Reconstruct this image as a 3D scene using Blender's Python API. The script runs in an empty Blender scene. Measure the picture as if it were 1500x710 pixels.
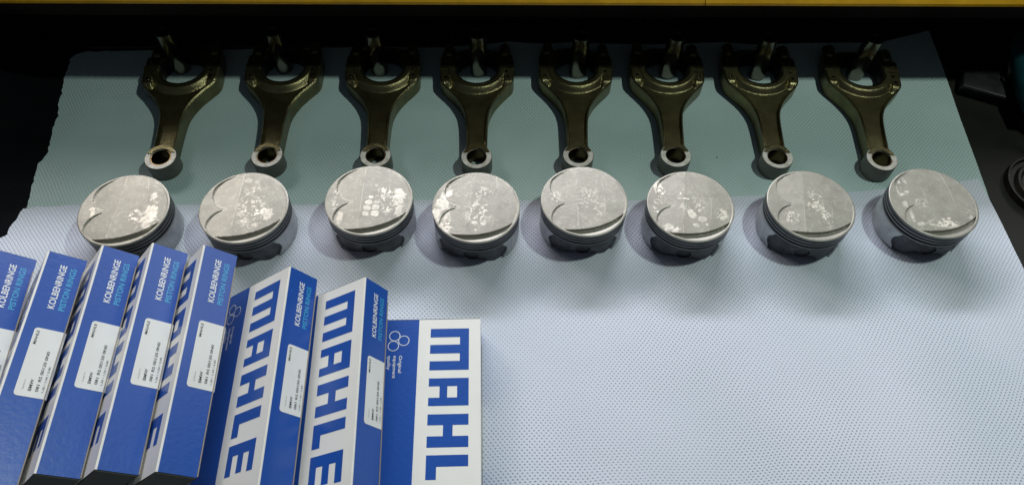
import bpy, bmesh, math, random
import numpy as np
from mathutils import Matrix, Vector

R = math.radians
scene = bpy.context.scene
col = scene.collection

# ------------------------------------------------------------------ camera
cd = bpy.data.cameras.new('camera'); cam = bpy.data.objects.new('camera', cd); col.objects.link(cam)
TH, ROLL, CH = 0.98607925, 0.02300197, 0.66230081
fw = Vector((0, math.cos(TH), -math.sin(TH))); up0 = Vector((0, math.sin(TH), math.cos(TH))); rt0 = Vector((1, 0, 0))
rt = rt0*math.cos(ROLL)+up0*math.sin(ROLL); up = up0*math.cos(ROLL)-rt0*math.sin(ROLL)
m = Matrix((rt, up, -fw)).transposed().to_4x4(); m.translation = (0, 0, CH)
cam.matrix_world = m
cd.sensor_fit = 'HORIZONTAL'; cd.sensor_width = 36; cd.lens = 1062.876/1500*36
cd.clip_start = 0.02; cd.clip_end = 60
scene.camera = cam

# ------------------------------------------------------------------ world and lamps
w = bpy.data.worlds.new('World'); scene.world = w; w.use_nodes = True
bg = w.node_tree.nodes['Background']; bg.inputs[0].default_value = (0.72, 0.86, 1.0, 1); bg.inputs[1].default_value = 0.055
scene.view_settings.view_transform = 'Standard'; scene.view_settings.look = 'None'
scene.cycles.caustics_reflective = False
scene.view_settings.exposure = 0.0; scene.view_settings.gamma = 1.0

def area(name, loc, target, sx, sy, power, color):
    l = bpy.data.lights.new(name, 'AREA'); l.shape = 'RECTANGLE'; l.size = sx; l.size_y = sy
    l.energy = power; l.color = color
    o = bpy.data.objects.new(name, l); col.objects.link(o)
    o.location = loc
    o.rotation_euler = (Vector(target)-Vector(loc)).to_track_quat('-Z', 'Y').to_euler()
    return o
# bench lamp up on the right: short sharp shadows to the left
area('bench_lamp', (0.80, 0.53, 1.67), (0.0, 0.45, 0), 0.10, 0.06, 10.0, (0.85, 1.0, 0.88))
# room light beyond the shelf: tube behind, long soft light over the shelf edge
area('room_tube', (-0.05, 1.95, 1.08), (0.0, 0.35, 0), 1.6, 0.18, 34.5, (0.93, 0.94, 1.0))
# added light from the right rear, only a sheen on the tilted boxes
area('window', (1.95, 2.0, 1.45), (-0.2, 0.3, 0), 0.9, 0.7, 5.5, (0.95, 0.97, 1.0))
# added fill from the left rear, brightens the boxes' white faces
area('room_left', (-1.35, 1.75, 1.25), (-0.1, 0.3, 0), 0.8, 0.5, 16.0, (1.0, 0.96, 0.92))

# ------------------------------------------------------------------ material helpers
def mat(name, color=(0.5, 0.5, 0.5), rough=0.5, metal=0.0, spec=0.5, coat=0.0):
    m = bpy.data.materials.new(name); m.use_nodes = True
    b = m.node_tree.nodes['Principled BSDF']
    b.inputs['Base Color'].default_value = (*color, 1); b.inputs['Roughness'].default_value = rough
    b.inputs['Metallic'].default_value = metal; b.inputs['Specular IOR Level'].default_value = spec
    b.inputs['Coat Weight'].default_value = coat
    return m, m.node_tree, b
def N(nt, t, **kw):
    n = nt.nodes.new(t)
    for k, v in kw.items():
        if isinstance(k, str) and hasattr(n, k): setattr(n, k, v)
    return n
def L(nt, a, b): nt.links.new(a, b)
def noise(nt, scale, detail=4, rough=0.6, src=None):
    n = N(nt, 'ShaderNodeTexNoise'); n.inputs['Scale'].default_value = scale; n.inputs['Detail'].default_value = detail
    n.inputs['Roughness'].default_value = rough
    if src: L(nt, src, n.inputs['Vector'])
    return n
def ramp(nt, src, stops):
    r = N(nt, 'ShaderNodeValToRGB'); el = r.color_ramp.elements
    while len(el) < len(stops): el.new(0.5)
    for e, (p, c) in zip(el, stops):
        e.position = p; e.color = (*c, 1) if len(c) == 3 else c
    L(nt, src, r.inputs[0]); return r
def mixc(nt, fac, a, b, mode='MIX'):
    n = N(nt, 'ShaderNodeMix', data_type='RGBA', blend_type=mode)
    for s, v in ((n.inputs[0], fac), (n.inputs[6], a), (n.inputs[7], b)):
        if hasattr(v, 'links') or hasattr(v, 'is_linked'): L(nt, v, s)
        elif isinstance(v, (int, float)): s.default_value = v
        else: s.default_value = (*v, 1)
    return n.outputs[2]
def math_(nt, op, a, b=0.0, c=None):
    n = N(nt, 'ShaderNodeMath', operation=op)
    for i, v in enumerate((a, b) if c is None else (a, b, c)):
        if isinstance(v, (int, float)): n.inputs[i].default_value = v
        else: L(nt, v, n.inputs[i])
    return n.outputs[0]
def objco(nt, rand=True):
    tc = N(nt, 'ShaderNodeTexCoord')
    if not rand: return tc.outputs['Object']
    oi = N(nt, 'ShaderNodeObjectInfo'); v = N(nt, 'ShaderNodeVectorMath', operation='MULTIPLY_ADD')
    cx = N(nt, 'ShaderNodeCombineXYZ')
    for i in range(3): L(nt, math_(nt, 'MULTIPLY', oi.outputs['Random'], (7.3, 3.1, 5.7)[i]), cx.inputs[i])
    a = N(nt, 'ShaderNodeVectorMath', operation='ADD'); L(nt, tc.outputs['Object'], a.inputs[0]); L(nt, cx.outputs[0], a.inputs[1])
    return a.outputs[0]
def bump(nt, b, h, strength=0.3, dist=0.001):
    n = N(nt, 'ShaderNodeBump'); n.inputs['Strength'].default_value = strength; n.inputs['Distance'].default_value = dist
    L(nt, h, n.inputs['Height']); L(nt, n.outputs[0], b.inputs['Normal']); return n

M = {}
def towel_mat(name, angle, tint, zlo):
    m_, nt, b = mat(name, tint, 0.85, spec=0.25)
    co = objco(nt, False)
    mp = N(nt, 'ShaderNodeMapping'); mp.inputs['Rotation'].default_value = (0, 0, R(angle)); L(nt, co, mp.inputs[0])
    wn = noise(nt, 9, 3, 0.5, co)
    wv = N(nt, 'ShaderNodeVectorMath', operation='SCALE'); L(nt, wn.outputs['Color'], wv.inputs[0]); wv.inputs['Scale'].default_value = 0.012
    ad = N(nt, 'ShaderNodeVectorMath', operation='ADD'); L(nt, mp.outputs[0], ad.inputs[0]); L(nt, wv.outputs[0], ad.inputs[1])
    sp = N(nt, 'ShaderNodeSeparateXYZ'); L(nt, ad.outputs[0], sp.inputs[0])
    cu = math_(nt, 'COSINE', math_(nt, 'MULTIPLY', sp.outputs[0], 2*math.pi/0.0044))
    cv = math_(nt, 'COSINE', math_(nt, 'MULTIPLY', sp.outputs[1], 2*math.pi/0.0052))
    lat = math_(nt, 'MULTIPLY', cu, cv)                 # staggered embossing
    dim = N(nt, 'ShaderNodeMapRange'); dim.interpolation_type = 'SMOOTHSTEP'
    for i, v in ((1, 0.28), (2, 0.92), (3, 0.0), (4, 1.0)): dim.inputs[i].default_value = v
    L(nt, lat, dim.inputs[0])
    # patches where the embossing has been pressed flat
    pn = noise(nt, 7.5, 2, 0.45, co)
    zone = ramp(nt, pn.outputs[0], [(0.40, (zlo,)*3), (0.54, (1,)*3)])
    d2 = math_(nt, 'MULTIPLY', dim.outputs[0], zone.outputs[0])
    fib = noise(nt, 900, 3, 0.7, co)
    hgt = math_(nt, 'SUBTRACT', math_(nt, 'MULTIPLY', fib.outputs[0], 0.22), math_(nt, 'MULTIPLY', d2, 1.0))
    bump(nt, b, hgt, 0.9, 0.00055)
    thin = tuple(c*0.50 for c in tint)                  # shade of the dimples, painted darker than the paper
    c1 = mixc(nt, math_(nt, 'MULTIPLY', d2, 0.62), tint, thin)
    big = noise(nt, 3.1, 3, 0.5, co)
    st = ramp(nt, big.outputs[0], [(0.35, (0.86, 0.90, 0.90)), (0.6, (1, 1, 1))])
    vo = N(nt, 'ShaderNodeTexVoronoi'); vo.inputs['Scale'].default_value = 11; L(nt, co, vo.inputs['Vector'])
    sp_ = math_(nt, 'LESS_THAN', vo.outputs['Distance'], 0.011)
    c2 = mixc(nt, sp_, mixc(nt, 1.0, c1, st.outputs[0], 'MULTIPLY'), (0.05, 0.05, 0.045))
    L(nt, c2, b.inputs['Base Color'])
    return m_
M['towel_a'] = towel_mat('towel_upper', 4, (0.51, 0.63, 0.625), 0.15)  # same paper as the lower sheet, with the greenish shade in its tint
M['towel_b'] = towel_mat('towel_lower', -3, (0.675, 0.70, 0.80), 0.72)  # lit copy of the paper, the bluish room light in its tint

def bench_mat():
    m_, nt, b = mat('bench_dark', (0.012, 0.012, 0.011), 0.45, spec=0.3)
    co = objco(nt, False); n = noise(nt, 4, 5, 0.6, co)
    r = ramp(nt, n.outputs[0], [(0.3, (0.007, 0.0065, 0.005)), (0.7, (0.015, 0.0135, 0.0095))]); L(nt, r.outputs[0], b.inputs['Base Color'])
    f = noise(nt, 260, 3, 0.6, co); bump(nt, b, f.outputs[0], 0.25, 0.0006)
    rr = ramp(nt, n.outputs[0], [(0.3, (0.40,)*3), (0.7, (0.6,)*3)]); L(nt, rr.outputs[0], b.inputs['Roughness'])
    return m_
M['bench'] = bench_mat()
def simple(name, color, rough, metal=0.0, nscale=60, bstr=0.15, bdist=0.0004, var=0.25, spec=0.5, coat=0.0):
    m_, nt, b = mat(name, color, rough, metal, spec, coat)
    co = objco(nt); n = noise(nt, nscale, 5, 0.6, co)
    lo = tuple(c*(1-var) for c in color); hi = tuple(min(1, c*(1+var)) for c in color)
    r = ramp(nt, n.outputs[0], [(0.3, lo), (0.7, hi)]); L(nt, r.outputs[0], b.inputs['Base Color'])
    r2 = ramp(nt, n.outputs[0], [(0.3, (max(0.05, rough-0.1),)*3), (0.7, (min(1, rough+0.1),)*3)]); L(nt, r2.outputs[0], b.inputs['Roughness'])
    f = noise(nt, nscale*9, 3, 0.6, co); bump(nt, b, f.outputs[0], bstr, bdist)
    return m_
M['black'] = simple('black_shelf_paint', (0.006, 0.006, 0.006), 0.6, spec=0.2)
M['yellow'] = simple('yellow_paint', (0.90, 0.44, 0.015), 0.45, nscale=30, var=0.15)
M['teal'] = simple('teal_plastic', (0.008, 0.052, 0.062), 0.35)
M['backwall'] = simple('brown_black_panel', (0.13, 0.115, 0.085), 0.6, nscale=8, spec=0.3)
M['cream'] = simple('cream_plastic', (0.5, 0.45, 0.33), 0.5)
M['darkplastic'] = simple('dark_plastic', (0.005, 0.005, 0.0055), 0.45, spec=0.4)
M['brownstrip'] = simple('worn_brown_strip', (0.07, 0.045, 0.035), 0.6)
M['cloth'] = simple('black_cloth', (0.003, 0.0035, 0.005), 0.9, nscale=40, bstr=0.6, bdist=0.002, spec=0.1)
M['tin'] = simple('dark_tin', (0.03, 0.027, 0.021), 0.4, 0.6)
M['steel'] = simple('ground_steel', (0.22, 0.20, 0.165), 0.15, 1.0, nscale=30, bstr=0.04, var=0.2)
M['darkhole'] = simple('oily_bore', (0.03, 0.026, 0.022), 0.35, 0.6)  # dark tone for bores; on the pin tops it paints shade
M['bolt'] = simple('black_bolt', (0.035, 0.034, 0.03), 0.35, 0.8)
M['eyeside'] = simple('small_end_side', (0.15, 0.145, 0.13), 0.45, 0.6)
M['bush'] = simple('bronze_bushing', (0.13, 0.085, 0.04), 0.30, 1.0, nscale=50)
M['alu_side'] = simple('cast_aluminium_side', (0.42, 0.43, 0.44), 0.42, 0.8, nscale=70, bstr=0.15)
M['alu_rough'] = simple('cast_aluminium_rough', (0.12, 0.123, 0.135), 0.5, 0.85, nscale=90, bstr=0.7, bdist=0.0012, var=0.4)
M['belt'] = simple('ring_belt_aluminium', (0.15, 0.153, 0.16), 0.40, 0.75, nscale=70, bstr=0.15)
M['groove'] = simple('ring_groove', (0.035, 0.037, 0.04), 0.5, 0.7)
def face_mat():
    m_, nt, b = mat('machined_rod_face', (0.62, 0.59, 0.54), 0.42, 0.1)
    co = objco(nt); n = noise(nt, 160, 5, 0.65, co)
    r = ramp(nt, n.outputs[0], [(0.32, (0.48, 0.43, 0.38)), (0.55, (0.74, 0.70, 0.65)), (0.75, (0.88, 0.85, 0.81))]); L(nt, r.outputs[0], b.inputs['Base Color'])
    bump(nt, b, n.outputs[0], 0.15, 0.0004); return m_
M['ringface'] = face_mat()
def forge_mat():
    m_, nt, b = mat('forged_bronze_steel', (0.13, 0.10, 0.045), 0.33, 0.95)
    co = objco(nt); n = noise(nt, 45, 4, 0.6, co)
    r = ramp(nt, n.outputs[0], [(0.3, (0.145, 0.122, 0.066)), (0.7, (0.27, 0.242, 0.12))]); L(nt, r.outputs[0], b.inputs['Base Color'])
    v = N(nt, 'ShaderNodeTexVoronoi'); v.inputs['Scale'].default_value = 900; L(nt, co, v.inputs['Vector'])
    f = noise(nt, 700, 3, 0.6, co)
    h = math_(nt, 'ADD', math_(nt, 'MULTIPLY', v.outputs['Distance'], 0.6), f.outputs[0])
    bump(nt, b, h, 0.55, 0.0005); return m_
M['forge'] = forge_mat()
def crown_mat():
    m_, nt, b = mat('worn_piston_crown', (0.5, 0.47, 0.42), 0.45, 0.45)
    co = objco(nt)
    at = N(nt, 'ShaderNodeAttribute'); at.attribute_name = 'wear'  # wear marks plus painted highlights in the bright channel
    sp = N(nt, 'ShaderNodeSeparateColor'); L(nt, at.outputs['Color'], sp.inputs[0])
    n = noise(nt, 70, 5, 0.6, co)
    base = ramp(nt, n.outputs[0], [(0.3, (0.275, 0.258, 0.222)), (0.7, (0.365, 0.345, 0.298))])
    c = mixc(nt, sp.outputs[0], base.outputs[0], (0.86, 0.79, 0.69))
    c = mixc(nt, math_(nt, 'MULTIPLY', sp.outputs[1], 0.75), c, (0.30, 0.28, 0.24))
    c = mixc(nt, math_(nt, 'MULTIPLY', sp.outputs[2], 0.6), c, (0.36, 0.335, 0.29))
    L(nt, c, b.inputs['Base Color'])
    rg = math_(nt, 'SUBTRACT', 0.46, math_(nt, 'MULTIPLY', sp.outputs[0], 0.12)); L(nt, rg, b.inputs['Roughness'])
    f = noise(nt, 600, 4, 0.7, co)
    h = math_(nt, 'ADD', math_(nt, 'MULTIPLY', f.outputs[0], 0.5), math_(nt, 'MULTIPLY', sp.outputs[0], 0.5))
    bump(nt, b, h, 0.30, 0.0004); return m_
M['crown'] = crown_mat()
def card_mat(name, color, rough, coat=0.3, wr=0.35):
    m_, nt, b = mat(name, color, rough, 0, 0.5, coat)
    b.inputs['Coat Roughness'].default_value = 0.18
    co = objco(nt); n = noise(nt, 25, 3, 0.5, co)
    lo = tuple(c*0.93 for c in color); L(nt, ramp(nt, n.outputs[0], [(0.3, lo), (0.7, color)]).outputs[0], b.inputs['Base Color'])
    f = noise(nt, 240, 4, 0.55, co)
    bump(nt, b, f.outputs[0], wr, 0.0006); return m_
M['blue'] = card_mat('blue_printed_card', (0.009, 0.078, 0.39), 0.36, 0.3)
M['white'] = card_mat('white_printed_card', (0.86, 0.84, 0.80), 0.45, 0.1, 0.12)
M['rawcard'] = card_mat('raw_grey_card', (0.33, 0.28, 0.23), 0.8, 0.0, 0.3)
M['endcard'] = card_mat('dark_end_flap_card', (0.10, 0.10, 0.085), 0.7, 0.0, 0.3)  # shade on the box ends put into the card colour
M['cyan'] = card_mat('cyan_ink', (0.05, 0.42, 0.72), 0.4, 0.2, 0.1)
M['ink'] = card_mat('black_ink', (0.03, 0.03, 0.03), 0.5, 0.0, 0.1)
M['greyink'] = card_mat('grey_ink', (0.35, 0.35, 0.35), 0.5, 0.0, 0.1)
M['whiteink'] = card_mat('white_ink', (0.82, 0.83, 0.85), 0.4, 0.1, 0.1)
M['sticker'] = card_mat('white_sticker_paper', (0.82, 0.81, 0.79), 0.55, 0.0, 0.08)

# ------------------------------------------------------------------ object helpers
def link(name, mesh, mats, parent=None, mx=None):
    o = bpy.data.objects.new(name, mesh); col.objects.link(o)
    if not mesh.materials:
        for k in (mats if isinstance(mats, (list, tuple)) else [mats]): mesh.materials.append(M[k])
    if parent: o.parent = parent
    if mx is not None: o.matrix_local = mx
    return o
def tag(o, label, cat, group=None):
    o['label'] = label; o['category'] = cat
    if group: o['group'] = group
    return o
def empty(name, label, cat, loc=(0, 0, 0), rz=0, group=None):
    o = bpy.data.objects.new(name, None); col.objects.link(o); o.empty_display_size = 0.02
    o.location = loc; o.rotation_euler = (0, 0, rz); return tag(o, label, cat, group)
def struct(o): o['kind'] = 'structure'; return o
def smooth(me, ang=35):
    me.polygons.foreach_set('use_smooth', [True]*len(me.polygons))
    me.set_sharp_from_angle(angle=R(ang)); me.update(); return me
def mesh(name, v, f, ang=35, mi=None):
    me = bpy.data.meshes.new(name); me.from_pydata([tuple(map(float, p)) for p in v], [], [tuple(map(int, q)) for q in f])
    if mi is not None: me.polygons.foreach_set('material_index', list(mi))
    me.validate(); return smooth(me, ang)
def lathe(name, prof, seg=96, ang=35, a0=0, a1=2*math.pi, mi=None):
    full = abs(a1-a0-2*math.pi) < 1e-6; n = seg if full else seg+1
    v = []; f = []; ms = []
    for r, z in prof:
        for k in range(n):
            a = a0+(a1-a0)*k/seg; v.append((r*math.cos(a), r*math.sin(a), z))
    for i in range(len(prof)-1):
        for k in range(seg):
            k2 = (k+1) % n; f.append((i*n+k, i*n+k2, (i+1)*n+k2, (i+1)*n+k)); ms.append(mi[i] if mi else 0)
    me = mesh(name, v, f, ang, ms if mi else None); return me
def box_mesh(name, lo, hi, bev=0.0, seg=2):
    bm = bmesh.new(); bmesh.ops.create_cube(bm, size=1)
    for v in bm.verts:
        v.co = Vector([lo[i]+(v.co[i]+0.5)*(hi[i]-lo[i]) for i in range(3)])
    if bev: bmesh.ops.bevel(bm, geom=bm.edges[:], offset=bev, segments=seg, affect='EDGES', profile=0.5)
    me = bpy.data.meshes.new(name); bm.to_mesh(me); bm.free(); return smooth(me, 40)

def fnoise(shape, cells, rng, octv=4, pers=0.55):
    H, W = shape; out = np.zeros(shape); amp = 1; tot = 0
    for o in range(octv):
        c = cells*2**o; g = rng.random((c+2, c+2))
        y = np.linspace(0, c, H); x = np.linspace(0, c, W)
        yi = y.astype(int); xi = x.astype(int); ty = y-yi; tx = x-xi
        ty = (ty*ty*(3-2*ty))[:, None]; tx = (tx*tx*(3-2*tx))[None, :]
        a = g[np.ix_(yi, xi)]; b = g[np.ix_(yi, xi+1)]; cc = g[np.ix_(yi+1, xi)]; d = g[np.ix_(yi+1, xi+1)]
        out += amp*((a*(1-tx)+b*tx)*(1-ty)+(cc*(1-tx)+d*tx)*ty); tot += amp; amp *= pers
    return out/tot
def sst(a, b, x):
    t = np.clip((x-a)/(b-a), 0, 1); return t*t*(3-2*t)

def sdf_poly(P, poly):
    """signed distance (positive inside) and nearest point"""
    A = poly; B = np.roll(poly, -1, 0); best = np.full(len(P), 1e9); near = np.zeros_like(P); inside = np.zeros(len(P), bool)
    for a, b in zip(A, B):
        d = b-a; t = np.clip(((P-a)@d)/(d@d+1e-18), 0, 1); q = a+t[:, None]*d; dd = np.hypot(*(P-q).T)
        mk = dd < best; best[mk] = dd[mk]; near[mk] = q[mk]
        c = (a[1] > P[:, 1]) != (b[1] > P[:, 1])
        with np.errstate(divide='ignore', invalid='ignore'):
            xi = (b[0]-a[0])*(P[:, 1]-a[1])/(b[1]-a[1])+a[0]
        inside ^= c & (P[:, 0] < xi)
    return np.where(inside, best, -best), near
def plate(poly, step, hfun, bottom, holes=(), keep=None):
    """a solid cut to an outline: grid snapped to the outline, top height from hfun, walls down to bottom"""
    lo = poly.min(0)-step; hi = poly.max(0)+step
    xs = np.arange(lo[0], hi[0]+step, step); ys = np.arange(lo[1], hi[1]+step, step)
    nx, ny = len(xs), len(ys); X, Y = np.meshgrid(xs, ys); P = np.stack([X.ravel(), Y.ravel()], 1)
    d, near = sdf_poly(P, poly)
    for (cx, cy, r) in holes:
        v = P-np.array([cx, cy]); rr = np.hypot(*v.T)+1e-9; dh = rr-r; nh = np.array([cx, cy])+v/rr[:, None]*r
        mk = dh < d; d = np.where(mk, dh, d); near[mk] = nh[mk]
    idx = np.arange(nx*ny).reshape(ny, nx)
    c = [idx[:-1, :-1], idx[:-1, 1:], idx[1:, 1:], idx[1:, :-1]]
    good = sum((d[k] > 0).astype(int) for k in c) >= 3
    good = good | (sum(d[k] for k in c) > step*0.4)
    quads = np.stack([k[good] for k in c], 1)
    cnt = np.zeros(nx*ny, int); np.add.at(cnt, quads.ravel(), 1)
    bd = (cnt > 0) & (cnt < 4)
    P2 = P.copy(); P2[bd] = near[bd]
    used = np.nonzero(cnt > 0)[0]; remap = -np.ones(nx*ny, int); remap[used] = np.arange(len(used))
    Q = remap[quads]; V2 = P2[used]; dd = np.where(bd[used], 0, d[used]); z = hfun(V2, dd)
    n = len(used); top = np.c_[V2, z]; zb = bottom(V2) if callable(bottom) else np.full(n, bottom); bot = np.c_[V2, zb]
    e = np.concatenate([Q[:, [0, 1]], Q[:, [1, 2]], Q[:, [2, 3]], Q[:, [3, 0]]])
    key = e[:, 0]*n+e[:, 1]; rev = e[:, 1]*n+e[:, 0]; be = e[~np.isin(key, rev)]
    F = np.concatenate([Q, Q[:, ::-1]+n, np.stack([be[:, 1], be[:, 0], be[:, 0]+n, be[:, 1]+n], 1)])
    V = np.r_[top, bot]
    me = bpy.data.meshes.new('plate'); me.from_pydata(V.tolist(), [], F.tolist()); me.validate()
    return smooth(me, 32)

def text_mesh(body, wd, ht, weight=0.0, shear=0.0, spacing=1.0, size_from='xy'):
    cu = bpy.data.curves.new('print', 'FONT'); cu.body = body; cu.size = 1.0; cu.offset = weight; cu.shear = shear
    cu.space_character = spacing; cu.resolution_u = 3
    o = bpy.data.objects.new('print_tmp', cu); col.objects.link(o)
    dg = bpy.context.evaluated_depsgraph_get(); me = bpy.data.meshes.new_from_object(o.evaluated_get(dg))
    bpy.data.objects.remove(o); me.materials.clear()
    n = len(me.vertices); a = np.zeros(n*3); me.vertices.foreach_get('co', a); a = a.reshape(-1, 3)
    lo = a.min(0); hi = a.max(0); s = np.array([wd/(hi[0]-lo[0]), ht/(hi[1]-lo[1]), 1]); a = (a-lo)*s; a[:, 2] = 0
    me.vertices.foreach_set('co', a.ravel()); me.update(); return me

# ------------------------------------------------------------------ setting
me = box_mesh('bench_top', (-2.2, -1.2, -0.045), (2.2, 1.45, -0.0012)); bench = struct(link('workbench_top', me, 'bench'))
# shelf over the back of the bench, yellow front edge
shelf = empty('shelf', 'black shelf with a yellow front edge spanning the back of the bench', 'shelf', (0, 0.6779, 0.127), R(1.70))
link('shelf_board', box_mesh('shelf_board', (-1.6, 0.004, 0.0), (1.6, 0.42, 0.032), 0.002), 'black', shelf)
def nosing(x0, x1):
    sec = [(-.002, -.0004), (.0039, -.0004), (.0039, .0325), (.040, .0325), (.040, .036), (.024, .036), (.004, .012), (-.002, .003)]
    n = len(sec); v = [(x0, *p) for p in sec]+[(x1, *p) for p in sec]
    f = [(k, n+k, n+(k+1) % n, (k+1) % n) for k in range(n)]+[tuple(range(n)), tuple(range(2*n-1, n-1, -1))]
    return mesh('nosing', v, f, 25)
link('front_edge', nosing(-1.6, .212), 'yellow', shelf); link('front_edge', nosing(.2128, 1.6), 'yellow', shelf)
link('back_panel', box_mesh('back_panel', (-1.6, 0.132, -0.126), (1.6, 0.142, -0.0004)), 'backwall', shelf)

def curve_pts(pts, n=6):
    pts = np.array(pts); out = []
    N_ = len(pts)
    for i in range(N_):
        p0, p1, p2, p3 = pts[i-1], pts[i], pts[(i+1) % N_], pts[(i+2) % N_]
        for k in range(n):
            t = k/n; out.append(0.5*((2*p1)+(-p0+p2)*t+(2*p0-5*p1+4*p2-p3)*t*t+(-p0+3*p1-3*p2+p3)*t**3))
    return np.array(out)
def jag(pts, seg, amp, rng, where):
    out = []; pts = np.array(pts)
    for i in range(len(pts)):
        a, b = pts[i], pts[(i+1) % len(pts)]; n = max(1, int(np.hypot(*(b-a))/seg))
        nrm = np.array([-(b-a)[1], (b-a)[0]])/(np.hypot(*(b-a))+1e-9)
        for k in range(n):
            p = a+(b-a)*k/n
            am = amp if where(p) else amp*0.12
            out.append(p+nrm*rng.normal(0, am))
    return np.array(out)
rng = np.random.default_rng(5)
upper = [(-.5779, .7089), (-.5736, .7168), (-.5599, .7211), (-.4898, .726), (-.3655, .7315), (-.2316, .7386), (-.1057, .7455), (-.0514, .7499), (-.0107, .7593), (.0395, .7557), (.067, .7593), (.1035, .7591), (.1584, .7597), (.2228, .7632), (.2786, .7691), (.3147, .7649), (.3889, .7688), (.4912, .7736), (.5323, .7885), (.5638, .8007), (.5603, .7285), (.5546, .6408), (.5485, .5348), (.543, .430), (-.5412, .415), (-.5440, .4739), (-.5524, .5208), (-.5546, .533), (-.5489, .5487), (-.5583, .5883), (-.5578, .6028), (-.5699, .6547)]
lower = [(-.5461, .4682), (-.5166, .4709), (-.4873, .4746), (-.3691, .477), (-.234, .4809), (-.1086, .4902), (.0106, .4936), (.1351, .4981), (.2888, .5094), (.3969, .5184), (.5169, .5359), (.5441, .5408), (.5486, .4765), (.5509, .4122), (.5454, .2888), (.5298, .1886), (.50, -.05), (-.53, -.05), (-.5628, .408), (-.5561, .4275), (-.5506, .4321), (-.5502, .4385), (-.5486, .4458)]
pu = jag(upper, 0.0045, 0.0008, rng, lambda p: p[0] < -0.53)
pl = jag(lower, 0.006, 0.0009, rng, lambda p: p[0] < -0.53)
def wavez(P, d, base, seed):
    x, y = P.T
    z = 0.0006*np.sin(7*x+3*y+seed)+0.0005*np.sin(19*x-11*y+2*seed)+0.00025*np.sin(43*x+37*y+seed)
    z += 0.0011*np.exp(-((y-0.655-0.02*np.sin(5*x+1))/0.006)**2)*(x < -0.38)*sst(-0.38, -0.44, x) if seed == 1 else 0
    return base+0.0012+z
me = plate(pu, 0.0028, lambda P, d: wavez(P, d, 0.0003, 1), lambda P: wavez(P, 0, 0.0003, 1)-0.0003)
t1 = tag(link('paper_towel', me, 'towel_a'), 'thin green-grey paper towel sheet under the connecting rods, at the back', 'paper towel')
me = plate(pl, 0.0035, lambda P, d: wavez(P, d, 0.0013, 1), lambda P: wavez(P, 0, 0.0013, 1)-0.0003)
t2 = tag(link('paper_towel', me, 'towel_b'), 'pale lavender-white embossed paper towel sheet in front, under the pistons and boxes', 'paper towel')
Z0 = 0.0028      # resting height on the towels

# ------------------------------------------------------------------ connecting rods
def rod_outline():
    half = [(-0.0, .0125), (.012, .0118), (.0275, .0122), (.045, .0126), (.057, .0132), (.068, .0142), (.0765, .0162), (.086, .0200), (.095, .0250), (.104, .0315), (.112, .0380), (.119, .0435), (.125, .0458), (.135, .0462), (.1448, .0462)]
    y = np.array([a for a, _ in half]); x = np.array([b for _, b in half])
    yy = np.linspace(0, .1448, 90); xx = np.interp(yy, y, x); k = np.ones(5)/5
    xs = np.convolve(np.pad(xx, 2, 'edge'), k, 'valid')
    rt_ = np.stack([xs, yy], 1); lf = rt_[::-1]*[-1, 1]
    return np.r_[rt_, lf]
def cap_outline():
    half = [(.0462, .1454), (.0458, .160), (.0445, .171), (.0425, .179), (.0405, .1865), (.0370, .1895), (.0325, .1890), (.0295, .1860), (.0280, .1815), (.0262, .1810), (.0225, .1835), (.015, .1858), (.006, .1868)]
    a = np.array(half); b = a[::-1]*[-1, 1]; p = np.r_[a, b]
    out = []
    for i in range(len(p)-1):
        for t in np.linspace(0, 1, 5)[:-1]: out.append(p[i]*(1-t)+p[i+1]*t)
    out.append(p[-1]); return np.array(out)
BC = np.array([0, .1455]); BR = .0275
def rod_h(P, d):
    x, y = P.T; ax = abs(x); rb = np.hypot(x, y-.1455); rs = np.hypot(x, y)
    rail = 0.0205; panel = 0.0150
    h = rail+(panel-rail)*sst(0.0019, 0.0036, d)
    # big end face and its fillet down to the panel
    face = sst(0.0438, 0.0345, rb); h = np.maximum(h, panel+(0.0222-panel)*face)
    h = np.maximum(h, np.where(y > .098, panel+0.0008*sst(.052, .044, rb), 0))
    # bolt bosses
    boss = sst(.030, .0345, ax)*sst(.112, .122, y); h = np.maximum(h, panel+(0.0216-panel)*boss)
    # shoulder rising on to the small end
    h = np.maximum(h, 0.0158+(0.0226-0.0158)*sst(.0195, .0172, rs)*(ax < .0165))
    # outer chamfer
    h = h-np.clip(.0018-d, 0, .0018)*(y < .1425)*(rs > .0195)
    # chamfer of the bores
    h = h-0.0012*sst(BR+.0013, BR, rb)
    return h
ro = rod_outline()
def clip_small(poly):    # cut the outline off straight across the small end
    p = poly.copy(); p[:, 1] = np.maximum(p[:, 1], .0058); return p
ro = clip_small(ro)
# shoulder flares round the eye
wide = np.abs(ro[:, 0]); m_ = ro[:, 1] < .0165
ro[m_, 0] = np.sign(ro[m_, 0])*np.maximum(wide[m_], np.sqrt(np.maximum(0, .0163**2-ro[m_, 1]**2)))
rod_me = plate(ro, 0.0008, rod_h, 0.0006, holes=[(0, 0, .0117), (0, .1455, BR)])
def cap_h(P, d):
    x, y = P.T; rb = np.hypot(x, y-.1455)
    h = 0.0222-0.0016*sst(0.0016, 0, d)**2*(y > .149)-0.0012*sst(BR+.0013, BR, rb)
    lob = np.hypot((abs(x)-.0352), (y-.180)/1.6); h = h-0.004*sst(.0045, .010, lob)*(y > .166)
    h = h-0.003*(rb > .0355)*sst(.166, .175, y)*(abs(x) < .03)
    return h
cap_me = plate(cap_outline(), 0.0009, cap_h, 0.0006, holes=[(0, .1455, BR)])
small_me = lathe('small_end', [(.0115, .0002), (.0170, .0002), (.0178, .001), (.0178, .0206), (.0172, .0214), (.0122, .0214), (.0115, .0207), (.0115, .0002)], 72, mi=[1, 1, 1, 1, 0, 0, 1])
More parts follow.
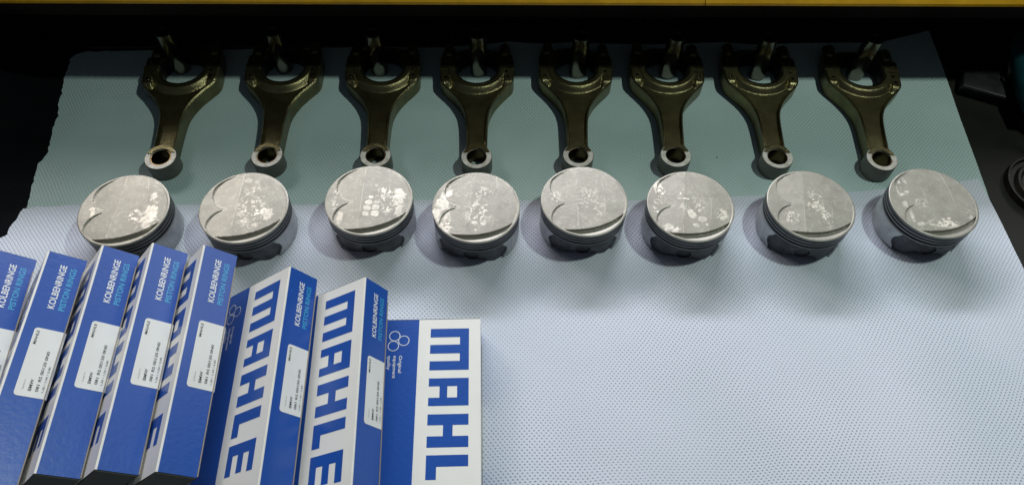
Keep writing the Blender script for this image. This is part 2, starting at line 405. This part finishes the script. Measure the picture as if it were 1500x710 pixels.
bush_me = lathe('bushing', [(.0114, .0005), (.0114, .0205), (.0105, .0205), (.0105, .0005), (.0114, .0005)], 64)
def bolt_mesh():
    bm = bmesh.new()
    rings = [(0, .0), (.0046, .0), (.0052, .0006), (.0052, .0055), (.0046, .0062), (.0030, .0062), (.0026, .0048), (0, .0048)]
    bm.free()
    return lathe('bolt_head', [(r, z) for r, z in rings], 24)
bolt_me = bolt_mesh()
dowel_me = lathe('face_stud', [(0.0, .0), (.0021, .0), (.0019, .0006), (.0011, .0007), (.0009, .0001), (0, .0001)], 18)
shell_me = lathe('bearing_seat', [(BR, .0012), (BR, .0208), (BR-.0012, .0204), (BR-.0012, .0016), (BR, .0012)], 96)

ringpx = [(-0.4018, .5273), (-.2821, .5339), (-.1585, .5376), (-.0429, .539), (.0739, .5445), (.1865, .5479), (.3041, .5494), (.4247, .5499)]
bigx = [-.4165, -.2913, -.1672, -.0490, .0748, .1905, .3082, .4375]
rod_lab = ['leftmost bronze-brown connecting rod, its small end reddish and stained all round',
 'second connecting rod from the left, above the piston with a speckled crown',
 'third connecting rod from the left, its small end tucked behind a patchy bright piston',
 'fourth connecting rod from the left, lying straight between the two middle pairs',
 'fifth connecting rod from the left, small end behind the cleanest piston crown',
 'sixth connecting rod from the left, above the piston with rounded pale blobs',
 'seventh connecting rod from the left, second from the right, leaning slightly',
 'rightmost connecting rod, nearest the upper right corner of the towel']
for i in range(8):
    sx, sy = ringpx[i]; ang = -math.atan2(bigx[i]-sx, .1455)
    r = empty('connecting_rod', rod_lab[i], 'connecting rod', (sx, sy+0.001, Z0-0.0012), ang, 'connecting rods in a row at the back of the towel')
    link('rod_body', rod_me, ['forge'], r); link('rod_cap', cap_me, ['forge'], r)
    link('small_end', small_me, ['ringface', 'eyeside'], r); link('bushing', bush_me, 'bush', r)
    link('bearing_seat', shell_me, 'darkhole', r, Matrix.Translation((0, .1455, 0)))
    for s in (-1, 1):
        link('bolt', bolt_me, 'bolt', r, Matrix.Translation((s*.0353, .1872, .0115)) @ Matrix.Rotation(R(-90), 4, 'X'))
        link('face_stud', dowel_me, 'steel', r, Matrix.Translation((s*.0395, .158, .0222)))
        link('face_stud', dowel_me, 'steel', r, Matrix.Translation((s*.0385, .128, .0216)))
    link('face_stud', dowel_me, 'steel', r, Matrix.Translation((.0365, .1375, .0219)))

# ------------------------------------------------------------------ wrist pins standing in the big ends
pin_me = lathe('pin', [(.0062, .0), (.0100, .0), (.0108, .0008), (.0108, .0612), (.0100, .0620), (.0072, .0620), (.0060, .0600), (.0060, .001), (.0062, .0)], 72, mi=[0, 0, 0, 1, 1, 1, 1, 0])  # top rim takes the dark slot, painting the shade below the shelf
pinxy = [(-.4285, .690), (-.2975, .694), (-.1750, .6945), (-.0480, .697), (.0795, .699), (.1955, .702), (.3120, .703), (.4385, .706)]
pinxy = [(x, y+.003) for x, y in pinxy]
pin_lab = ['steel wrist pin standing in the big end of the leftmost rod', 'steel wrist pin standing in the second rod from the left',
 'steel wrist pin standing in the third rod from the left', 'steel wrist pin standing in the fourth rod from the left',
 'steel wrist pin standing in the fifth rod from the left', 'steel wrist pin standing in the sixth rod from the left',
 'steel wrist pin standing in the seventh rod from the left', 'brightest steel wrist pin, standing in the rightmost rod']
for i, (x, y) in enumerate(pinxy):
    o = tag(link('wrist_pin', pin_me, ['steel', 'darkhole']), pin_lab[i], 'wrist pin', 'wrist pins standing in the rod big ends')
    o.location = (x, y, Z0-0.0010); o.rotation_euler = (R([1, 0, 0, 1, 0, -1, 0, 1][i]), R([-1, 0, 1, 0, 0, 0, -2, 1][i]), i)

# ------------------------------------------------------------------ pistons
PR = .046; PH = .0468-Z0
def crown_height(X, Y):
    r = np.hypot(X, Y)
    dA = .0200-np.hypot(X+.0160, Y-.0180)
    dB = .0192-np.hypot(X+.0155, Y+.0230)
    dF = .076-np.hypot(X+.0133, Y-.0379)              # inside the front arc
    dR = .0437-r
    plate_ = .0008-.098*np.maximum(0, -.0075+.0006*0-X)*1.0-.055*np.maximum(0, X-(.0215-.9*Y*Y*4))
    inner = np.maximum(np.maximum(dA, dB), X+.0215)  # right of cusp
    # inner area: right of pockets or within them
    d_in = np.minimum(np.minimum(inner, dF), dR)
    lvl = sst(-.00028, .00028, d_in)
    z = plate_*lvl
    cres = sst(.00028, -.00028, dF)*sst(.0437, .0432, r)*(Y < .01)
    z = z*(1-cres)+cres*(-.0030+.0016*sst(0, .010, -dF))
    rim = sst(.0452, .046, r)*-.0005
    return z+rim, (dA, dB, dF, dR, r)
def crown_mesh(mark_spec, seed):
    na, nr = 288, 116
    rr = np.r_[np.linspace(0.0006, .0464, nr)]; rr = np.minimum(rr, PR); rr[-1] = PR
    th = np.linspace(0, 2*np.pi, na, endpoint=False)
    Rg, Tg = np.meshgrid(rr, th, indexing='ij'); X = Rg*np.cos(Tg); Y = Rg*np.sin(Tg)
    z, (dA, dB, dF, dR, r) = crown_height(X, Y)
    rng = np.random.default_rng(seed)
    G = 260; n1 = fnoise((G, G), 7, rng, 5, .62); n2 = fnoise((G, G), 40, rng, 3, .7); n3 = fnoise((G, G), 4, rng, 3, .5)
    n1 = (n1-n1.mean())/n1.std(); n2 = (n2-n2.mean())/n2.std(); n3 = (n3-n3.mean())/n3.std()
    gi = np.clip(((Y+PR)/(2*PR)*(G-1)), 0, G-1).astype(int); gj = np.clip(((X+PR)/(2*PR)*(G-1)), 0, G-1).astype(int)
    a1, a2, a3 = n1[gi, gj], n2[gi, gj], n3[gi, gj]
    bright = np.zeros_like(X); dark = np.zeros_like(X); flow = np.zeros_like(X)
    for s in mark_spec:
        k = s[0]
        if k == 'patch':      # solid pale patch with a ragged edge
            _, cx, cy, sx, sy, amt = s; q = 1-np.hypot((X-cx)/sx, (Y-cy)/sy); bright = np.maximum(bright, amt*.92*sst(-.08, .42, q+.30*a1+.10*a2)*(.72+.28*sst(-1.2, .8, a2)))
        elif k == 'speck':    # fine bright speckle
            _, cx, cy, sx, sy, amt = s; q = sst(0, .6, 1-np.hypot((X-cx)/sx, (Y-cy)/sy)); bright = np.maximum(bright, amt*q*sst(.2, 1.0, a2+.5*a1))
            dark = np.maximum(dark, .5*q*sst(.4, 1.1, -a2))
        elif k == 'blob':     # rounded squares, bright with a dark outline
            _, cx, cy, sx, sy, amt = s; q = 1-(abs((X-cx)/sx)**2.6+abs((Y-cy)/sy)**2.6)**(1/2.6)+.13*a1+.05*a2
            bright = np.where(q > -.18, bright*.3, bright)
            bright = np.maximum(bright, amt*.9*sst(-.04, .22, q)*(.7+.3*sst(-1.2, .8, a2))); dark = np.maximum(dark, .8*sst(-.35, -.12, q)*sst(.02, -.08, q))
        elif k == 'ring':
            _, cx, cy, rr_ = s; q = abs(np.hypot(X-cx, Y-cy)-rr_); dark = np.maximum(dark, .6*sst(.0006, .0002, q))
        elif k == 'dull':
            _, cx, cy, sx, sy, amt = s; flow = np.maximum(flow, amt*sst(0, .25, 1-np.hypot((X-cx)/sx, (Y-cy)/sy)+.1*a1))
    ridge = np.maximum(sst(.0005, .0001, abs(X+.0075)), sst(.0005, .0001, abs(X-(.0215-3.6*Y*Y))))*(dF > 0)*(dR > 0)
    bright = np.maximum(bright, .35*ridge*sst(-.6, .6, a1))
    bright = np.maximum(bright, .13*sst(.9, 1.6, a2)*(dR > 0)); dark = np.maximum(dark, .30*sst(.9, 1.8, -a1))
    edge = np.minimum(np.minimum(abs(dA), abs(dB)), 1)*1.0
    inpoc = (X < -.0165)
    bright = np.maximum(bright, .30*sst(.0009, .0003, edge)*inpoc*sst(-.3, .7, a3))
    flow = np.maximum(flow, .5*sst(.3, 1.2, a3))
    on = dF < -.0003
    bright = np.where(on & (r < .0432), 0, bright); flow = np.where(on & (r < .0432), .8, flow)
    zz = z+PH+(a2*.00001)
    v = np.stack([X, Y, zz], -1).reshape(-1, 3); F = []
    ii = np.arange(nr-1)[:, None]*na; jj = np.arange(na)[None, :]; j2 = (jj+1) % na
    F = np.stack([ii+jj, ii+na+jj, ii+na+j2, ii+j2], -1).reshape(-1, 4)
    v = np.r_[v, [[0, 0, float(zz[0].mean())]]]; c = len(v)-1
    F = F.tolist()+[[c, k, (k+1) % na] for k in range(na)]
    me = bpy.data.meshes.new('crown'); me.from_pydata(v.tolist(), [], F)
    at = me.color_attributes.new('wear', 'FLOAT_COLOR', 'POINT')
    colr = np.stack([bright, dark, flow, np.ones_like(X)], -1).reshape(-1, 4); colr = np.r_[colr, [[0, 0, 0, 1]]]
    at.data.foreach_set('color', np.clip(colr, 0, 1).ravel().astype(np.float32))
    return smooth(me, 40)
H = PH
prof = [(.0460, H-.0005), (.0460, H-.0038), (.0436, H-.0039), (.0436, H-.0053), (.0459, H-.0054), (.0459, H-.0082), (.0434, H-.0083), (.0434, H-.0098), (.0459, H-.0099), (.0459, H-.0124), (.0432, H-.0125), (.0432, H-.0148), (.0458, H-.0149), (.0458, H-.0172), (.0440, H-.0180), (.030, H-.0180)]
belt_me = lathe('ring_belt', prof[::-1], 144, 30, mi=[2, 0, 0, 1, 1, 1, 0, 1, 1, 1, 0, 1, 1, 1, 0])
def skirt_mesh():
    n, k = 36, 12; top = H-.0165; v = []; f = []
    for j in range(k+1):
        t = j/k; z = top*(1-t)+.0004
        ha = R(45-8*sst(.0, .5, np.array(t))+7*sst(.6, 1, np.array(t)))
        for rr in (.0457, .0428):
            for i in range(n+1):
                a = -ha+2*ha*i/n; v.append((rr*math.cos(a), rr*math.sin(a), z))
    w_ = n+1
    for j in range(k):
        o0 = j*2*w_; o1 = (j+1)*2*w_
        for i in range(n):
            f.append((o1+i, o1+i+1, o0+i+1, o0+i)); f.append((o0+w_+i, o0+w_+i+1, o1+w_+i+1, o1+w_+i))
        f.append((o0, o0+w_, o1+w_, o1)); f.append((o0+n, o1+n, o1+w_+n, o0+w_+n))
    o1 = k*2*w_
    for i in range(n): f.append((o1+i, o1+w_+i, o1+w_+i+1, o1+i+1))
    return mesh('skirt', v, f, 40)
skirt_me = skirt_mesh()
def boss_mesh():
    # recessed side wall with the pin bore, facing -Y, slightly bowed
    top = H-.0168; W2 = .0405; cz = .0110; rb = .0080; n = 64; v = []; f = []; mi = []
    def wall_y(x): return -.0375+.0190*sst(.020, .047, np.array(abs(x)))
    def rect(a):
        c, s = math.cos(a), math.sin(a); lo = .0015+.0025*math.cos(3*a)
        t = min((W2/abs(c)) if abs(c) > 1e-6 else 9, ((top-cz)/s if s > 1e-6 else ((cz-.0008)/(-s) if s < -1e-6 else 9)))
        return c*t, cz+s*t
    rows = []
    for fr in (0, .12, .3, .55, .8, 1.0):
        row = []
        for k in range(n):
            a = 2*math.pi*k/n; x0, z0 = rb*math.cos(a), cz+rb*math.sin(a); x1, z1 = rect(a)
            x = x0*(1-fr)+x1*fr; z = z0*(1-fr)+z1*fr; ex = -.0022*(1-sst(.1, .3, np.array(fr)))
            row.append(len(v)); v.append((x, float(wall_y(x))+float(ex), z))
        rows.append(row)
    inner = []
    for k in range(n):
        a = 2*math.pi*k/n; inner.append(len(v)); v.append((rb*math.cos(a), -.0378, cz+rb*math.sin(a)))
    back = []
    for k in range(n):
        p = v[rows[-1][k]]; back.append(len(v)); v.append((p[0]*.90, -.016, p[2]))
    seq = [inner]+rows+[back]
    for a, b in zip(seq[:-1], seq[1:]):
        for k in range(n):
            f.append((a[k], b[k], b[(k+1) % n], a[(k+1) % n]))
    f.append(tuple(inner))
    return mesh('pin_boss', v, f, 35)
boss_me = boss_mesh()
pxy = [(-.4047, .4374), (-.2812, .4442), (-.1521, .4574), (-.0385, .4516), (.0757, .4628), (.1880, .4595), (.3161, .4642), (.4483, .4711)]
prot = [1.5, 1.0, 1.0, -6, 0, -7, -9, -2]
W_ = [  # wear marks, with lamp highlights painted in among the bright patches
 [('patch', .029, -.008, .0085, .026, 1), ('patch', .031, -.004, .006, .018, 1), ('speck', .014, -.010, .008, .012, .9), ('patch', -.033, .0, .003, .002, .6), ('patch', -.030, -.006, .002, .005, .5), ('patch', .027, .016, .004, .008, .5), ('dull', -.014, 0, .010, .04, .6)],
 [('speck', .008, .0, .019, .036, .55), ('speck', .018, -.012, .013, .018, .9), ('blob', -.001, .034, .004, .003, .3), ('blob', .008, .032, .003, .003, .3), ('blob', .006, .024, .0025, .002, .35), ('blob', .011, .024, .0025, .002, .35), ('blob', .002, .005, .002, .0025, .5), ('blob', .009, .006, .0025, .003, .6), ('blob', .010, .000, .003, .002, .5), ('blob', .004, -.019, .003, .002, .6), ('patch', .024, -.009, .005, .007, .9), ('patch', .018, -.022, .006, .004, .7), ('dull', -.022, 0, .014, .04, .6)],
 [('speck', -.035, .0, .007, .017, 1), ('patch', -.036, -.004, .0035, .010, .8), ('blob', .002, .003, .0025, .0018, .9), ('blob', .000, -.004, .0035, .0028, 1), ('blob', -.001, -.0115, .0038, .0032, .7), ('blob', .0085, -.0105, .0035, .003, .8), ('blob', .0085, -.0185, .004, .0034, .9), ('blob', -.0015, -.019, .0035, .003, .7), ('blob', .0065, .018, .0022, .0022, .9), ('blob', .009, -.004, .003, .002, .5), ('blob', .008, .021, .001, .001, .8), ('speck', .016, .007, .012, .014, .9), ('patch', .032, .002, .0065, .019, .95), ('speck', .022, -.006, .010, .017, .9), ('patch', -.028, -.022, .003, .008, .45)],
 [('patch', -.0345, -.001, .007, .019, 1), ('patch', -.029, -.012, .006, .010, .9), ('speck', -.026, -.028, .008, .012, 1), ('patch', -.032, .014, .004, .006, .5), ('speck', .004, .018, .016, .010, .7), ('speck', .004, -.008, .018, .022, .7), ('blob', .0015, -.0215, .003, .0022, .9), ('blob', .0105, -.0215, .003, .0022, .9), ('blob', .004, -.030, .002, .0015, .7)],
 [('speck', .006, -.004, .020, .034, .35), ('speck', .010, -.012, .012, .014, .55), ('ring', -.0195, .0245, .0040), ('ring', -.026, -.0165, .0034), ('speck', -.030, .004, .008, .010, .5)],
 [('speck', -.033, .014, .008, .015, .9), ('patch', -.0365, .018, .003, .009, .8), ('speck', -.034, -.007, .007, .014, 1), ('patch', -.0225, -.031, .004, .004, .8), ('speck', -.020, -.033, .013, .006, .9), ('blob', .0015, -.012, .0045, .0062, .9), ('blob', .0125, -.0165, .0045, .0038, .85), ('blob', .009, -.006, .0028, .0028, .8), ('blob', .0095, .0005, .0016, .0012, .9), ('blob', .0055, -.0015, .0012, .0012, .9), ('blob', .013, -.002, .0014, .001, .9), ('blob', .0055, -.0255, .0035, .0022, .8), ('blob', .0170, -.0230, .0018, .0018, .9), ('blob', -.005, .0078, .0035, .001, 1), ('blob', -.011, .014, .001, .002, .8), ('speck', .032, -.007, .010, .010, .9), ('speck', .0, .0, .022, .022, .4)],
 [('speck', .004, .006, .013, .022, .8), ('blob', .003, -.002, .0035, .0030, 1), ('blob', .012, -.003, .002, .002, .9), ('blob', .013, -.007, .002, .0015, .8), ('speck', .014, -.018, .011, .014, .95), ('speck', -.020, -.019, .010, .010, .9), ('patch', -.020, -.015, .004, .002, .7), ('patch', -.024, -.022, .002, .006, .7)],
 [('patch', -.034, .018, .0025, .012, .9), ('patch', -.030, .010, .006, .003, 1), ('speck', -.028, .026, .008, .010, .8), ('blob', -.025, .013, .003, .002, .9), ('patch', -.031, -.004, .003, .005, .9), ('patch', -.027, -.018, .0025, .010, .95), ('speck', -.014, -.002, .009, .010, .8), ('speck', .003, -.028, .022, .007, .9), ('patch', -.021, -.029, .004, .002, .7), ('patch', .012, -.028, .003, .002, .9), ('blob', .010, -.021, .002, .0015, .9), ('blob', .004, -.022, .0015, .001, .9), ('speck', .034, -.012, .006, .012, .5)],
]
piston_lab = [
 'leftmost piston, clean crown with one large brilliant patch along its right side',
 'second piston from the left, its crown speckled over the right half behind the blue boxes',
 'third piston from the left, crown with small pale squares and a bright right edge',
 'fourth piston from the left, bright silver stain spilling over its left valve reliefs',
 'fifth piston from the left, evenly grey crown with two faint small circles',
 'sixth piston from the left, crown with two large rounded pale blobs and white specks',
 'seventh piston from the left, one bright spot at the middle of a sparkling crown',
 'rightmost piston, smooth crown with bright curved streaks at its left edge']
for i in range(8):
    p = empty('piston', piston_lab[i], 'piston', (*pxy[i], Z0), R(prot[i]), 'used pistons in a row on the towel')
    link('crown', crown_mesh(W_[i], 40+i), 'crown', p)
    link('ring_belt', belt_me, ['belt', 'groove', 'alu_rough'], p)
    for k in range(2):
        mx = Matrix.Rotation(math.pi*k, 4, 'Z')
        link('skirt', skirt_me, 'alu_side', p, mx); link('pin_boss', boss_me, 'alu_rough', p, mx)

# ------------------------------------------------------------------ ring boxes
T, LB, WB = 0.0330, 0.2094, 0.0973
B_ = 0.0590      # white band width
def pt(face, a, s, lift=0.0):
    if face == 'wide': return Vector((WB-a, LB/2-s, T+lift))
    return Vector((WB+lift, LB/2-s, T-a))
def quad_mesh(name, polys, face, lift):
    v = []; f = []
    for poly in polys:
        f.append(tuple(range(len(v), len(v)+len(poly)))); v += [pt(face, a, s, lift) for a, s in poly]
    me = bpy.data.meshes.new(name); me.from_pydata([tuple(p) for p in v], [], f)
    bm = bmesh.new(); bm.from_mesh(me); bmesh.ops.triangulate(bm, faces=bm.faces[:]); bm.normal_update()
    ref = Vector((0, 0, 1)) if face == 'wide' else Vector((1, 0, 0))
    for q in bm.faces:
        if q.normal.dot(ref) < 0: q.normal_flip()
    bm.to_mesh(me); bm.free(); return me
def place_text(me, face, a_base, s_start, dirn, lift):
    # dirn: 'far' = reads away from the viewer on the narrow face ; 'near' = reads towards the viewer on the wide face
    n = len(me.vertices); c = np.zeros(n*3); me.vertices.foreach_get('co', c); c = c.reshape(-1, 3)
    out = [pt(face, a_base-y, s_start-x if dirn == 'far' else s_start+x, lift) for x, y, _ in c]
    me.vertices.foreach_set('co', np.array(out).ravel()); me.update(); return me
def box_meshes():
    d = {}
    bm = bmesh.new(); bmesh.ops.create_cube(bm, size=1)
    for v in bm.verts: v.co = Vector(((v.co.x+.5)*WB, v.co.y*LB, (v.co.z+.5)*T))
    bmesh.ops.bisect_plane(bm, geom=bm.verts[:]+bm.edges[:]+bm.faces[:], plane_co=(WB-B_, 0, 0), plane_no=(1, 0, 0))
    bmesh.ops.bisect_plane(bm, geom=bm.verts[:]+bm.edges[:]+bm.faces[:], plane_co=(0, 0, T-.0016), plane_no=(0, 0, 1))
    long_e = [e for e in bm.edges if abs((e.verts[0].co-e.verts[1].co).y) > LB*.9 and all(abs(v.co.x-WB) < 1e-5 or abs(v.co.x) < 1e-5 for v in e.verts) and all(abs(v.co.z-T) < 1e-5 or abs(v.co.z) < 1e-5 for v in e.verts)]
    bmesh.ops.bevel(bm, geom=long_e, offset=.0006, segments=2, affect='EDGES')
    me = bpy.data.meshes.new('carton')
    for f in bm.faces:
        c = f.calc_center_median(); n = f.normal
        if abs(n.y) > .9: f.material_index = 2
        elif n.z > .9: f.material_index = 0 if c.x < WB-B_ else 1
        elif n.x > .9: f.material_index = 1 if c.z > T-.0016 else 0
        elif n.x > .1 and n.z > .1: f.material_index = 1
        elif n.x > .1 and n.z < -.1: f.material_index = 1
        elif n.z < -.9: f.material_index = 1
        else: f.material_index = 0
    bm.to_mesh(me); bm.free(); d['body'] = smooth(me, 40)
    # letters MAHLE: u measured from the ridge, s from the far end; letter tops face the ridge
    r, l = .0112, .0477
    def rc(u0, u1, s0, s1): return [(u0, s0), (u1, s0), (u1, s1), (u0, s1)]
    P = []
    # M : one closed bar along the top, three legs
    s0, s1 = .0100, .0525
    P += [rc(r, r+.0085, s0, s1), rc(r+.0085, l, s0, s0+.0090), rc(r+.0085, l, s0+.01675, s0+.02575), rc(r+.0085, l, s1-.0090, s1)]
    # A : block with square counter and a notch between the feet
    s0, s1 = .0605, .0870
    P += [rc(r, r+.0105, s0, s1), rc(r+.0105, r+.0195, s0, s0+.0078), rc(r+.0105, r+.0195, s1-.0078, s1), rc(r+.0195, r+.0265, s0, s1), rc(r+.0265, l, s0, s0+.0078), rc(r+.0265, l, s1-.0078, s1)]
    s0, s1 = .0948, .1248
    P += [rc(r, l, s0, s0+.0100), rc(r, l, s1-.0100, s1), rc(r+.0140, r+.0225, s0+.0100, s1-.0100)]
    s0, s1 = .1315, .1525
    P += [rc(r, l, s0, s0+.0100), rc(l-.0090, l, s0+.0100, s1)]
    s0, s1 = .1590, .1850
    P += [rc(r, l, s0, s0+.0095), rc(r, r+.0075, s0+.0095, s1), rc(r+.0145, r+.0220, s0+.0095, s1-.001), rc(l-.0075, l, s0+.0095, s1)]
    d['logo'] = quad_mesh('brand_lettering', P, 'wide', .00012)
    # three linked rings
    rings = []
    for (u, s) in ((.0817, .0168), (.0729, .0218), (.0825, .0271)):
        v0 = []
        n = 32
        for k in range(n):
            a, b = 2*math.pi*k/n, 2*math.pi*(k+1)/n
            ro_, ri_ = .0053, .0046
            rings.append([(u+ro_*math.cos(a), s+ro_*math.sin(a)), (u+ro_*math.cos(b), s+ro_*math.sin(b)), (u+ri_*math.cos(b), s+ri_*math.sin(b)), (u+ri_*math.cos(a), s+ri_*math.sin(a))])
    d['rings'] = quad_mesh('ring_emblem', rings, 'wide', .00012)
    tl = []
    for body, u, ln in (('Original', .0775, .0172), ('equipment', .0827, .0225), ('quality', .0880, .0140)):
        tl.append(place_text(text_mesh(body, ln, .0040, .012), 'wide', u, .0372, 'near', .00012))
    d['tag'] = tl
    d['kolben'] = place_text(text_mesh('KOLBENRINGE', .0446, .0056, .018, .0), 'narrow', .0190, .0553, 'far', .00012)
    d['rings_t'] = place_text(text_mesh('PISTON RINGS', .0435, .0050, .010, .0), 'narrow', .0271, .0554, 'far', .00012)
    # sticker, rounded on its left corners
    t0, t1, s0, s1, c = .0098, T+.0, .0752, .1370, .0028
    out = [(t1-.0002, s0)]
    for k in range(6): a = math.pi/2*k/5; out.append((t0+c-c*math.sin(a), s0+c-c*math.cos(a)))
    for k in range(6): a = math.pi/2*k/5; out.append((t0+c-c*math.cos(a), s1-c+c*math.sin(a)))
    out.append((t1-.0002, s1))
    d['sticker'] = quad_mesh('sticker', [out], 'narrow', .00016)
    # sticker tail folded round the lower edge
    v = [Vector((WB+.00016, LB/2-s0, 0.0002)), Vector((WB+.00016, LB/2-s1, .0002)), Vector((WB-.0012, LB/2-s1, -.0014)), Vector((WB-.0012, LB/2-s0, -.0014))]
    me = bpy.data.meshes.new('sticker_fold'); me.from_pydata([tuple(q) for q in v], [], [(0, 1, 2, 3)]); d['fold'] = me
    LT = []
    for body, t, s, ln, ht, wt, key in (('MAHLE', .0140, .0905, .0128, .0022, .006, 'ink'), ('Suitable for', .0156, .1312, .0088, .0011, .0, 'greyink'),
        ('BMW', .0214, .1316, .0102, .0025, .007, 'ink'), ('081 RS 00120 0N0', .0265, .1314, .0362, .0024, .008, 'ink'), ('1,20 / 1,50 / 2,00', .0307, .1314, .0228, .0018, .0, 'ink')):
        LT.append((place_text(text_mesh(body, ln, ht, wt), 'narrow', t, s, 'far', .00032), key))
    d['label_text'] = LT
    # cardboard edge along the seam and the slit of the lid
    bm = bmesh.new(); bmesh.ops.create_cube(bm, size=1)
    for v in bm.verts: v.co = Vector((WB+.0001+v.co.x*.0010, -.006+v.co.y*(LB-.013), .0000+(v.co.z+.5)*.0009))
    me = bpy.data.meshes.new('seam'); bm.to_mesh(me); bm.free(); d['seam'] = me
    # tuck flap standing slightly proud of the near end
    d['flap'] = box_mesh('end_flap', (.0012, -LB/2-.0009, .0010), (WB-.0012, -LB/2-.0002, T-.0006), 0.0)
    d['flap2'] = box_mesh('end_flap_far', (.0012, LB/2+.0002, .0010), (WB-.0012, LB/2+.0009, T-.0006), 0.0)
    return d
BM = box_meshes()
poses = [[-0.4754, 0.3552, 0.8265, 0.1221], [-0.4259, 0.3533, 0.9112, 0.0789], [-0.3795, 0.3617, 0.8727, 0.0798], [-0.3343, 0.366, 0.8595, 0.0791], [-0.2869, 0.3658, 0.8292, 0.0751], [-0.2058, 0.3498, 0.6573, 0.0638], [-0.1357, 0.3432, 0.5678, 0.0724], [-0.0286, 0.3255, 0.0, 0.0463]]
box_lab = [
 'leftmost piston ring box, cut off by the left edge of the picture',
 'second ring box from the left, steeply leaning, in front of bare towel',
 'third ring box from the left, leaning, its far end touching the leftmost piston',
 'fourth ring box from the left, leaning in the steep row between two others like it',
 'fifth ring box, last of the steeply leaning ones, in front of the second piston',
 'sixth ring box, half tilted, its big lettering visible beside the steep row',
 'seventh ring box, half tilted and resting toward the flat box on its right',
 'rightmost ring box, lying flat with its broad side up']
for i, (x, y, ph, yw) in enumerate(poses):
    D = Vector((math.cos(ph)*math.cos(yw), math.cos(ph)*math.sin(yw), math.sin(ph)))
    Nn = Vector((-math.sin(ph)*math.cos(yw), -math.sin(ph)*math.sin(yw), math.cos(ph)))
    S = Vector((math.sin(yw), -math.cos(yw), 0))
    zr = WB*math.sin(ph)+T*math.cos(ph)
    org = Vector((x, y, zr))-D*WB-Nn*T+S*(LB/2)
    if i == 7: org.z = Z0
    mx = Matrix((D, -S, Nn)).transposed().to_4x4(); mx.translation = org
    b = empty('ring_box', box_lab[i], 'box', group='piston ring boxes leaning along the front of the towel'); b.matrix_world = mx
    link('carton', BM['body'], ['blue', 'white', 'endcard'], b)
    link('end_flap', BM['flap'], 'endcard', b); link('end_flap', BM['flap2'], 'endcard', b)
    link('seam', BM['seam'], 'rawcard', b)
    link('brand_lettering', BM['logo'], 'blue', b); link('ring_emblem', BM['rings'], 'whiteink', b)
    for t_ in BM['tag']: link('tagline', t_, 'whiteink', b)
    link('german_lettering', BM['kolben'], 'whiteink', b); link('english_lettering', BM['rings_t'], 'cyan', b)
    st = link('sticker', BM['sticker'], 'sticker', b); link('sticker_fold', BM['fold'], 'sticker', st)
    for t_, key in BM['label_text']: link('sticker_print', t_, key, st)

# ------------------------------------------------------------------ things in the dark round the towel
me = box_mesh('strip', (-.5, -.0012, 0), (-.02, .0012, .0035), .0004)
o = tag(link('trim_strip', me, 'brownstrip'), 'thin worn brown strip lying along the back left edge of the towel', 'strip'); o.location = (-.065, .7465, -.001); o.rotation_euler = (0, 0, R(2.0))
# tool case on the right
case = empty('tool_case', 'flat black plastic case right of the towel with a thin pale edge line', 'case', (.553, .687, -.0012), R(-22))
link('case_body', box_mesh('case_body', (0.012, .0, 0), (.19, .115, .016), .003), 'darkplastic', case)
link('edge_trim', box_mesh('edge_trim', (0.012, -.0016, .0138), (.105, -.0004, .0150), .0002), 'tin', case)
link('latch', lathe('latch', [(0, .0), (.006, .0), (.006, .004), (.0045, .005), (.0025, .003), (0, .003)], 28), 'darkplastic', case, Matrix.Translation((.062, .030, .0158)))
# teal handled tool
def tube(name, pts, radii, n=20):
    v = []; f = []; P = [Vector(p) for p in pts]
    for i, p in enumerate(P):
        d = (P[min(i+1, len(P)-1)]-P[max(i-1, 0)]).normalized(); a = d.orthogonal().normalized(); b_ = d.cross(a)
        for k in range(n):
            t = 2*math.pi*k/n; v.append(p+(a*math.cos(t)+b_*math.sin(t))*radii[i])
    for i in range(len(P)-1):
        for k in range(n): f.append((i*n+k, i*n+(k+1) % n, (i+1)*n+(k+1) % n, (i+1)*n+k))
    f.append(tuple(range(n))[::-1]); f.append(tuple((len(P)-1)*n+k for k in range(n)))
    return mesh(name, v, f, 50)
h = empty('screwdriver', 'teal handled screwdriver standing at the right edge beside the black case', 'screwdriver', (.606, .68, .0))
link('handle', tube('handle', [(.020, -.06, .030), (.023, -.03, .032), (.029, .015, .035), (.036, .05, .040), (.0385, .065, .042), (.0395, .07, .0425)], [.013, .016, .0145, .0125, .009, .003]), 'teal', h)
link('shaft', tube('shaft', [(.020, -.058, .030), (.05, -.10, .016), (.09, -.15, .004)], [.003, .003, .003], 12), 'tin', h)
tg = tag(link('plug', tube('plug', [(0, 0, 0), (.003, .006, .002), (.006, .014, .003), (.008, .020, .002)], [.0018, .0034, .0028, .0018], 10), 'cream'), 'tiny cream plastic plug lying on the black case beside the teal handle', 'plug'); tg.location = (.6275, .700, .0185)
lid = tag(link('tin_lid', lathe('tin_lid', [(0, .006), (.028, .006), (.031, .009), (.034, .009), (.036, .004), (.041, .004), (.0425, .008), (.0445, .008), (.0455, .0), (.0, .0)], 96), 'tin'), 'dark round tin lid with raised rings at the right edge of the picture', 'lid'); lid.location = (.619, .529, -.001)
# folded black cloth on the left
rg = np.random.default_rng(8)
cp = np.array([(-1.1, .24), (-.60, .26), (-.53, .36), (-.53, .47), (-.53, .53), (-.54, .60), (-.55, .66), (-.56, .735), (-.72, .80), (-1.1, .82)])
def cloth_h(P, d):
    x, y = P.T; return -.0006+(.022+.006*np.sin(60*x+25*y)+.005*np.sin(33*y-50*x+1))*sst(-.59, -.66, x)*sst(0, .04, d)
me = plate(curve_pts(cp, 6), .006, cloth_h, -.0011)
tag(link('black_cloth', me, 'cloth'), 'crumpled black cloth in the dark left of the towel', 'cloth')
